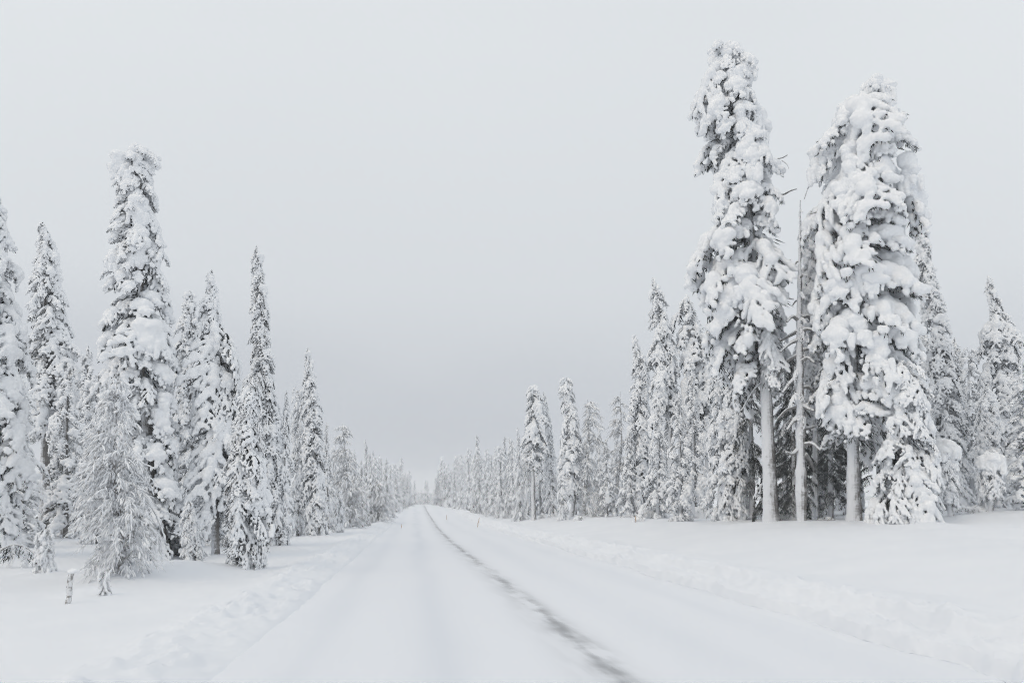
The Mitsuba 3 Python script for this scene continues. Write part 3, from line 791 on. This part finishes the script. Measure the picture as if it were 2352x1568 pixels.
# ------------------------------------------------------------------ the trees left of the road
spruce('spruce_012', foot(-12, 1282), [(400, -32, -4), (419, -60, 4), (471, -75, 14), (507, -90, 31), (550, -95, 36), (603, -110, 57), (651, -120, 66), (704, -125, 68), (770, -140, 84), (858, -150, 96), (946, -150, 104), (1060, -150, 96), (1160, -120, 62), (1270, -100, 66)],
       'big snow-heaped spruce cut off by the left edge of the picture', {'pillow': .24, 'finger': .24, 'drape': .16, 'knob': .36}, seed=101, pool=HI, fine=0.72, rpx=12, dens=0.75)
spruce('spruce_013', foot(101, 1226), [(510, 88, 104), (535, 90, 120), (560, 90, 136), (603, 82, 152), (660, 70, 158), (704, 66, 172), (770, 72, 180), (815, 76, 204), (880, 84, 212), (940, 70, 200), (1010, 76, 190)],
       'snowy spruce with a bare grey lower trunk, second from the left edge of the picture', SPRUCE, trunk=[(104, 1000), (106, 830), (98, 520)], rpx=10, seed=102, pool=HI, fine=0.72, crown=104,
       bare=[([(108, 958), (130, 955), (152, 962), (172, 982)], 4, .8), ([(108, 985), (140, 994), (165, 1000), (200, 998)], 4, .8), ([(108, 1032), (125, 1036), (140, 1042)], 3, .5), ([(104, 826), (88, 824), (74, 828)], 2.6, .4), ([(106, 820), (126, 824), (140, 836)], 2.6, .6)])
S14 = spruce('spruce_014', foot(352, 1288), [(337, 302, 345), (345, 285, 358), (370, 254, 369), (390, 262, 352), (415, 280, 364), (441, 272, 371), (484, 248, 378), (528, 250, 384), (595, 244, 394), (640, 250, 398), (682, 242, 402), (748, 230, 409), (850, 232, 416), (1000, 246, 430), (1150, 262, 442), (1240, 280, 456), (1285, 290, 466)],
       'column-shaped spruce with a round clubbed head of snow, tallest left of the road', {'pillow': .34, 'finger': .22, 'knob': .44}, seed=103, pool=HI, rpx=13, fine=0.7)
pillows('spruce_014', foot(352, 1288), S14, [(280, 346, 398, 27), (353, 345, 385, 19), (318, 360, 402, 13), (300, 400, 440, 15), (326, 446, 515, 27), (332, 536, 608, 25), (268, 580, 625, 17), (346, 732, 800, 38), (312, 765, 820, 17), (380, 900, 960, 20)], 380)
spruce('spruce_015', foot(495, 1284), [(619, 476, 490), (670, 478, 506), (700, 456, 514), (750, 460, 516), (784, 452, 550), (835, 446, 574), (930, 440, 570), (1030, 438, 580), (1130, 438, 590), (1210, 442, 562)],
       'ragged snowy spruce with a thin bent tip, right of the clubbed column spruce', {'pillow': .10, 'finger': .2, 'drape': .5, 'knob': .12, 'lace': .08}, seed=104, pool=HI, fine=0.75, rpx=8, trunk=[(495, 1200), (492, 900), (484, 640)])
spruce('spruce_016', foot(634, 1257), [(565, 586, 593), (594, 580, 608), (645, 578, 614), (722, 574, 624), (824, 574, 632), (900, 575, 639), (980, 584, 652), (1080, 590, 657), (1180, 600, 666), (1250, 606, 664)],
       'very slender pointed spruce with small snow clumps, right of the ragged bent-tip spruce', {'pillow': .05, 'finger': .5, 'knob': .35, 'lace': .1}, seed=105, rpx=8, dens=0.85, lmin=0.045)
spruce('spruce_017', foot(540, 1312), [(858, 575, 598), (868, 562, 606), (900, 550, 602), (960, 540, 596), (1030, 526, 606), (1130, 520, 620), (1230, 524, 622), (1300, 545, 616)],
       'thin bowed spruce with hanging frosted boughs and a pale stem left of the road', LACY, trunk=[(542, 1183), (558, 1000), (580, 870)], rpx=5, seed=106, pool=HI, fine=0.75, dens=0.8)
spruce('spruce_018', foot(733, 1231), [(799, 704, 711), (824, 700, 719), (876, 697, 727), (927, 697, 742), (1004, 692, 745), (1106, 692, 756), (1225, 704, 758)],
       'pointed snowy spruce at the verge, last tall one before the grey birches', SPRUCE, seed=107, rpx=7)
spruce('spruce_019', foot_at(440, 24), [(668, 430, 442), (700, 424, 448), (720, 414, 456), (745, 406, 462), (800, 402, 466), (900, 400, 470), (1100, 396, 474), (1240, 396, 474)],
       'spruce with a pagoda-like tip, half hidden between the clubbed column and ragged spruces', HEAVY, seed=108, rpx=8)
birch('birch_002', foot(268, 1338), [(856, 256, 284), (890, 240, 296), (950, 208, 326), (1020, 186, 344), (1090, 166, 362), (1160, 158, 376), (1230, 172, 392), (1300, 186, 360), (1330, 196, 350)],
      'bushy young birch of fine rimed brownish twigs before the clubbed column spruce', rpx=4.5, seed=111, n=190, per=20, snow=1.0)
birch('birch_003', foot(800, 1215), [(970, 778, 792), (985, 776, 802), (1010, 772, 808), (1034, 768, 818), (1060, 762, 830), (1110, 760, 838), (1160, 762, 842), (1212, 764, 846)],
      'hazy grey birch with a nodding top, taller of the two birches on the left verge', rpx=2.5, seed=112, n=90, per=16, snow=0.7)
birch('birch_004', foot(872, 1200), [(1105, 862, 876), (1120, 846, 888), (1150, 838, 898), (1198, 834, 904)],
      'low spreading grey birch beyond the taller nodding one on the left verge', rpx=2, seed=113, n=60, per=14, snow=0.6)
spruce('snowy_sapling_004', foot(781, 1226), [(1120, 776, 784), (1145, 770, 790), (1180, 768, 793), (1224, 768, 794)],
       'little snowy spruce in front of the nodding grey birch', SPRUCE, seed=114, rpx=2.5, category='sapling', lmin=.08)
spruce('snowy_sapling_005', foot(104, 1322), [(1214, 92, 116), (1230, 84, 128), (1265, 82, 128), (1318, 78, 134)],
       'low snow-smothered young spruce at the foot of the bare grey trunk on the left', HEAVY, seed=115, rpx=4, pool=HI, category='sapling', dens=0.8, lmin=.2)
spruce('snowy_sapling_006', foot(236, 1372), [(1311, 226, 250), (1322, 222, 252), (1345, 228, 256), (1370, 216, 258)],
       'tiny bent young spruce capped with snow, in front of the bushy rimed birch', HEAVY, seed=116, rpx=2, pool=HI, category='sapling', dens=0.6, lmin=.25, mound=0.05)
spruce('snowy_sapling_007', foot(445, 1306), [(1150, 425, 440), (1190, 416, 458), (1250, 418, 470), (1303, 414, 478)],
       'small snowy spruce at the right foot of the clubbed column spruce', SPRUCE, seed=117, rpx=3, pool=HI, category='sapling', dens=0.8, lmin=.12)

# stump post with a cap of snow
PB = foot(155, 1386)
pf = PB * 1.0
pp = Frame(PB).dist / FPX
zz = np.linspace(-0.1, 54 * pp, 12)
scene['post__stake'] = mikit.ply(tube(PB + np.stack([0.012 * np.sin(zz * 14), 0 * zz, zz], 1), 4.6 * pp * (1 + 0.12 * np.sin(zz * 37)), 10), 'mat_rime', smooth=True)
cap = blob([(PB + [0, 0, 55 * pp], PB + [0, 0, 58 * pp], 4.5 * pp, 4.5 * pp), (PB + [-5 * pp, 0, 56 * pp], PB + [6 * pp, 0, 58 * pp], 4 * pp, 3.5 * pp)], 0.012, 0.02, 0.004, 30)
scene['post__snow_cap'] = mikit.ply(cap, 'mat_snow', smooth=True)
tag('post', 'short rimed wooden post wearing a flat cap of snow on the left foreground', 'post')
# sapling bowed to the ground at the far left
AB = foot(98, 1322)
fa = Frame(foot(40, 1300))
tag('bowed_sapling', 'thin bowed sapling arching right with drooping needles, beside the smothered young spruce on the left', 'sapling')
arc = [(-14, 1300), (0, 1262), (30, 1248), (60, 1254), (85, 1276), (98, 1306)]
scene['bowed_sapling__stem'] = mikit.ply(limb(fa, fa.b, arc, 1.7, 0.3), 'mat_limb', smooth=True)
for i, (x, y, l) in enumerate([(28, 1248, 34), (52, 1252, 36), (72, 1262, 36), (88, 1280, 34)]):
    o_, z_ = fa(x, y)
    b = HI[13 + i % 3]
    instance('bowed_sapling__snowy_bough' + (f'_{i:03d}' if i else ''), b['group'], mat4(rot(math.atan2(fa.s[1], fa.s[0]) + .3 * (-1) ** i, 0.35) * (l * 1.3 * fa.dist / FPX), fa.b + o_ * fa.s + [0, 0, z_] - 0.15 * fa.v))
P, D = [], []
for _ in range(160):
    u = rng.uniform(0.1, 1) * (len(arc) - 1)
    k = min(int(u), len(arc) - 2); t = u - k
    o_, z_ = fa(arc[k][0] * (1 - t) + arc[k + 1][0] * t, arc[k][1] * (1 - t) + arc[k + 1][1] * t + rng.uniform(0, 26))
    P.append(fa.b + o_ * fa.s + [0, 0, z_] - rng.normal(0.1, 0.12) * fa.v); D.append([rng.normal(.1, .5), rng.normal(0, .5), -1])
scene['bowed_sapling__needles'] = mikit.ply(spikes(P, D, rng.uniform(0.05, 0.16, len(P)), 0.010), 'mat_needles')

# ------------------------------------------------------------------ trees seen smaller, each an instance of a kind
# (column of the foot, row of the foot or depth, top row, width in pixels, kind, column of the top, label)
def row(table):
    for x, y, top, w, kind, xt, label, group in table:
        base = foot(x, y) if y > 400 else foot_at(x, y)
        stand(kind, base, top, w, label, group, xtop=xt, name='distant_spruce' if base[1] > 60 else 'background_spruce')


row([
    # along the left verge into the distance
    (655, 26, 896, 44, 'kind_spire', 657, 'snowy spruce filling the gap right of the very slender pointed spruce', None),
    (688, 36, 890, 40, 'kind_club', 684, 'snowy spruce half hidden behind the left side of the pointed verge spruce', None),
    (752, 1224, 969, 36, 'far_spire', 750, 'thin-tipped snowy spruce squeezed between the pointed verge spruce and the nodding birch', None),
    (832, 1208, 1056, 30, 'far_cone', 829, 'snowy spruce directly right of the nodding grey birch', None),
    (852, 1200, 1038, 28, 'far_spire', 849, 'sharp-tipped distant spruce, tallest above the low spreading birch', None),
    (866, 1196, 1049, 26, 'far_club', 862, 'distant spruce with a snow-balled head beside the sharp-tipped one', None),
    (890, 1188, 1052, 32, 'far_spire', 887, 'distant snowy spruce with a broad even cone just beyond the low birch', None),
    (910, 1177, 1065, 26, 'far_club', 907, 'distant round-topped spruce, third from the far end of the left row', None),
    (926, 1168, 1094, 22, 'far_lacy', 925, 'hazy distant spruce, second from the far end of the left row', None),
    (936, 1162, 1094, 22, 'far_cone', 935, 'hazy last spruce of the left row beside the vanishing road', None),
    # along the right verge, from the far end
    (1001, 1160, 1096, 16, 'far_spire', 1001, 'hazy small spruce at the far end of the right row', None),
    (1015, 1160, 1091, 15, 'far_lacy', 1015, 'hazy spruce second from the far end of the right row', None),
    (1026, 1161, 1090, 17, 'far_spire', 1026, 'hazy spruce third from the far end of the right row', None),
    (1036, 1162, 1078, 18, 'far_cone', 1036, 'hazy spruce fourth from the far end of the right row', None),
    (1053, 1164, 1046, 22, 'far_spire', 1050, 'distant pointed spruce rising above its neighbours near the right row far end', None),
    (1070, 1169, 1068, 22, 'far_club', 1069, 'distant blunt-headed spruce right of the pointed one in the right row', None),
    (1083, 1172, 1034, 18, 'far_spire', 1083, 'thin dark-sided distant spruce close left of the tall leaning-tip one', None),
    (1106, 1180, 997, 40, 'far_cone', 1094, 'tall distant spruce whose tip leans left, in the middle of the right row', None),
    (1130, 1184, 1045, 24, 'far_lacy', 1129, 'shaggy distant spruce in the dip right of the leaning-tip one', None),
    (1152, 1188, 1024, 34, 'far_club', 1149, 'distant spruce with a snow-heavy head, fourth to the left of the clean white trunk', None),
    (1180, 1189, 1008, 24, 'far_club', 1176, 'distant narrow spruce with a rounded head, left of the clean white trunk', None),
    (1194, 60, 982, 30, 'far_spire', 1189, 'distant spruce with a curled thin tip rising just left of the clean white trunk', None),
    (1212, 64, 1000, 34, 'far_lacy', 1212, 'shaggy frosted spruce behind the clean white trunk', None),
    # behind the front of the right stand
    (1392, 50, 1010, 50, 'far_lacy', 1392, 'frosted spruce low between the two right-hand birches', None),
    (1445, 46, 985, 46, 'kind_spire', 1447, 'snowy spruce behind the thin leaning birch', None),
    (1510, 42, 930, 60, 'kind_cone', 1512, 'snowy spruce filling the space behind the straight bare trunk', None),
    (1560, 36, 900, 62, 'kind_spire', 1562, 'snowy spruce low between the straight bare trunk and the club-topped spruce', None),
    (1592, 40, 850, 64, 'kind_spire', 1592, 'snowy spruce standing behind the club-topped spruce', None),
    (1652, 34, 770, 70, 'kind_club', 1655, 'snowy spruce half hidden left of the tallest tree', None),
    (1725, 33, 700, 90, 'kind_shaded', 1722, 'shaded spruce directly behind the tallest thick trunk', None),
    (1800, 31, 800, 95, 'kind_shaded', 1803, 'shaded spruce behind the gap left of the bare slender trunk', None),
    (1822, 27.5, 812, 90, 'kind_shaded', 1822, 'shaded bare-twigged spruce close behind the left limbs of the bare slender trunk', None),
    (1905, 29, 850, 90, 'kind_shaded', 1905, 'shaded bare-twigged spruce just left of the trunk of the broad heaped spruce', None),
    (1878, 32, 700, 100, 'kind_shaded', 1880, 'shaded spruce behind the gap right of the bare slender trunk', None),
    (1925, 36, 640, 90, 'kind_shaded', 1925, 'shaded spruce behind the left flank of the broad heaped spruce', None),
    (2020, 34, 620, 100, 'kind_shaded', 2020, 'shaded spruce behind the broad heaped spruce and its draped neighbour', None),
    (2122, 38, 760, 80, 'kind_spire', 2122, 'snowy spruce behind the slim tapering one', None),
    (2182, 33, 822, 62, 'kind_cone', 2178, 'conical snowy spruce right behind the left-hand domed sapling', None),
    (2216, 36, 776, 60, 'kind_spire', 2190, 'snowy spruce with its tip leaning left, in the hollow of the right skyline', None),
    (2236, 34, 800, 56, 'kind_club', 2222, 'snowy spruce with a rounded head left of the hooked-tip spruce', None),
    (2340, 34, 770, 70, 'kind_cone', 2336, 'snowy spruce right behind the hooked-tip spruce at the picture edge', None),
    (2362, 26, 850, 70, 'kind_club', 2352, 'snow-loaded spruce cut by the right edge of the picture', None),
    # behind the front of the left stand
    (40, 27, 760, 80, 'kind_cone', 44, 'snowy spruce in the gap between the two leftmost trees', None),
    (60, 24, 1030, 60, 'kind_spire', 56, 'young snowy spruce low between the two leftmost trees', None),
    (158, 30, 840, 80, 'kind_cone', 160, 'snowy spruce behind the right side of the bare grey trunk', None),
    (205, 32, 795, 70, 'kind_spire', 206, 'snowy spruce in the skyline dip left of the clubbed column spruce', None),
    (228, 27, 850, 66, 'kind_club', 228, 'snowy spruce tucked against the left side of the clubbed column spruce', None),
    (146, 40, 930, 70, 'kind_shaded', 146, 'shaded spruce behind the gap between the bare grey trunk and the rimed birch', None),
    (420, 27, 830, 70, 'kind_shaded', 420, 'snowy spruce shaded behind the right side of the clubbed column spruce', None),
    (530, 26, 850, 80, 'kind_cone', 533, 'snowy spruce behind the thin bowed spruce', None),
    (585, 27, 900, 70, 'kind_club', 585, 'snowy spruce between the bowed spruce and the very slender one', None),
    (610, 34, 960, 60, 'kind_spire', 612, 'snowy spruce low behind the foot of the very slender spruce', None),
    (716, 44, 985, 50, 'far_cone', 716, 'snowy spruce hidden low behind the pointed verge spruce', None),
    # young trees at the front edge of the right-hand row
    (1116, 1192, 1172, 16, 'far_spire', 1116, 'tiny snowy spruce standing forward at the foot of the leaning-tip spruce', None),
    (1145, 1191, 1152, 18, 'far_club', 1144, 'small snowy spruce in front of the snow-heavy-headed one in the right row', None),
])
COUNT['distant_spruce'] = COUNT.get('distant_spruce', -1)

# a second line of the distant rows, showing only between and above the first
for side, xs in (('left', [(930, 120), (915, 95), (898, 85), (876, 74), (858, 66), (842, 60), (815, 56), (792, 52), (770, 48), (738, 46), (940, 132)]),
                 ('right', [(1006, 130), (1020, 118), (1031, 112), (1044, 104), (1060, 98), (1077, 92), (1091, 86), (1100, 80), (1118, 78), (1138, 74), (1160, 72), (1170, 68), (1204, 70), (1240, 66), (1262, 66), (1290, 62), (1322, 60), (1350, 60), (1375, 58), (1415, 56), (1470, 54), (1530, 52)])):
    for x, d in xs:
        base = foot_at(x, d)
        h = rng.uniform(6.5, 8.5) if side == 'right' else rng.uniform(5.5, 7.2)
        v = (CAM[2] - base[2] - h) / (d)
        top = 1161 + FPX * v * 1.0
        stand(['far_spire', 'far_cone', 'far_club', 'far_lacy'][rng.integers(4)], base, top, None, f'hazy snowy spruce in the second line of the distant row {side} of the road', f'second-line distant spruces {side} of the road', name='distant_spruce')

# snow-buried bushes along the foot of the right stand
def bush(x, y, w, h, label, seed, name='snowy_bush'):
    g = np.random.default_rng(seed)
    base = foot(x, y) if y > 400 else foot_at(x, y)
    fr = Frame(base)
    s = fr.dist / FPX
    W, Hh = w * s, h * s
    caps = []
    for i in range(9):
        u = g.uniform(-0.42, 0.42)
        c = base + u * W * fr.s + g.normal(0, 0.12) * W * fr.v
        top = Hh * (1 - (u / 0.55) ** 2) * g.uniform(0.55, 0.85)
        r = g.uniform(0.14, 0.24) * min(W, 2 * Hh)
        caps.append((c + [0, 0, -0.05], c + [0, 0, max(top - 0.4 * r, .02)], r * 0.8, r))
    key = numbered(name)
    scene[key + '__snow'] = mikit.ply(blob(caps + [(base - 0.4 * W * fr.s - [0, 0, .05], base + 0.4 * W * fr.s - [0, 0, .05], 0.18 * min(W, 2 * Hh), 0.18 * min(W, 2 * Hh))], max(0.02, 1.1 * s), 0.08, 0.02, 5, seed), 'mat_snow', smooth=True)
    P = np.array([base + g.uniform(-.4, .4) * W * fr.s - g.uniform(0.1, .32) * W * fr.v + [0, 0, g.uniform(0.1, .8) * Hh] for _ in range(50)])
    scene[key + '__twigs'] = mikit.ply(spikes(P, np.stack([g.normal(-.3, .6, 50), g.normal(-.6, .4, 50), g.normal(-.2, .6, 50)], 1), g.uniform(.1, .28, 50), 0.008), 'mat_needles')
    tag(key, label, 'bush')


bush(1608, 1190, 60, 26, 'snow-buried bush at the foot of the club-topped spruce', 1)
bush(1500, 1190, 44, 18, 'snow-buried bush just left of the straight bare trunk', 2)
bush(1158, 1190, 18, 16, 'small snow dome between the little spruces of the right row', 3)
bush(1207, 1193, 18, 13, 'small snow dome left of the clean white trunk', 4)
bush(1246, 1193, 18, 15, 'small snow dome right of the clean white trunk', 5)
bush(1900, 1203, 40, 16, 'curled snow-laden bush between the bare slender trunk and the broad spruce', 6)
bush(1806, 1203, 40, 26, 'snow-covered bush between the tallest trunk and the bare slender trunk', 7)
bush(1330, 1195, 22, 12, 'low snow dome at the foot of the drooping birch', 8)
bush(2225, 26, 60, 18, 'low snow heap between the two domed saplings', 9)
bush(1470, 1196, 26, 12, 'twiggy low bush dusted with snow in front of the snow-plastered spruce', 10)
bush(15, 1150, 50, 40, 'large snow-capped bush at the left edge of the picture', 11)


# thin marker canes
def cane(x0, y0, x1, y1, label, r=0.024):
    base = foot(x0, y0)
    fr = Frame(base)
    o, z = fr(x1, y1)
    key = numbered('marker_cane')
    scene[key] = mikit.ply(tube([base - [0, 0, .2], base + o * fr.s * .5 + [0, 0, z * .5], base + o * fr.s + [0, 0, z]], [r, r, r * .8], 6), 'mat_pole', smooth=True)
    tag(key, label, 'marker stick')


cane(1096, 1210, 1101, 1188, 'thin leaning brown cane in the snow right of the road, nearer one')
cane(1025, 1193, 1025.5, 1181, 'thin upright brown cane in the snow right of the road, farther one')
cane(923, 1212, 921, 1203, 'very small cane sticking out of the left verge')
cane(1461, 1198, 1458.6, 1184, 'thin dry stalk in front of the snow-plastered spruce on the right')

# ------------------------------------------------------------------ beyond the end of the road
fg = np.random.default_rng(77)
for i in range(150):
    y = 165 + 260 * fg.uniform(0, 1) ** 1.4
    x = (fg.uniform(-0.075, 0.075)) * y + fg.normal(0, 2)
    if i % 5 < 2: y, x = fg.uniform(250, 430), fg.normal(0, 9)
    if abs(x - 1.5) < 4 and y < 240: x += 9 * (1 if fg.uniform() < .5 else -1)
    k = ['forest_spire', 'forest_cone'][fg.integers(2)]
    s = fg.uniform(7, 13) / 11
    instance(f'far_forest__{i + 1:03d}', k, T().translate([x, y, float(gz(x, y)) - .2]).rotate([0, 0, 1], fg.uniform(0, 360)).scale([s * 1.3, s * 1.3, s]))
tag('far_forest', 'pale hazy forest closing the end of the road', 'forest', kind='stuff')
hx = np.linspace(-1000, 1000, 120); hy = np.linspace(900, 1500, 24)
X_, Y_ = np.meshgrid(hx, hy, indexing='xy')
hz = -6 + (30 + 9 * (meshkit.fbm(np.stack([X_ / 260, Y_ / 400, 0 * X_], -1), 3, 3) - .5) - 0.006 * np.abs(X_ + 100)) * np.sin(np.clip((Y_ - 900) / 600, 0, 1) * math.pi) + 1.6 * meshkit.noise(np.stack([X_ / 9, Y_ / 30, 0 * X_], -1), 4)
scene['mat_hill'] = diff(lambda p, n, uv: mix((0.20, 0.22, 0.24), (0.5, 0.52, 0.55), nz(p.x * .12, p.y * .12, p.z * .3)))
scene['forested_hill'] = mikit.ply(grid(hx, hy, hz), 'mat_hill', smooth=True)
tag('forested_hill', 'low wooded hill fading into the haze on the horizon', 'hill', kind='structure')

# drifts of the foreground
for mx, my, mh, mr in [(*foot(214, 1362)[:2], 0.14, 0.45), (*foot(2170, 1225)[:2], 0.12, 0.9), (*foot(2330, 1225)[:2], 0.12, 1.0), (*foot(330, 1325)[:2], 0.2, 1.0), (*foot(440, 1318)[:2], 0.22, 0.8), (*foot(1980, 1212)[:2], 0.1, 1.6), (*foot(2140, 1212)[:2], 0.18, 0.8)]:
    MOUNDS.append((mx, my, mh, mr))
lay_ground()
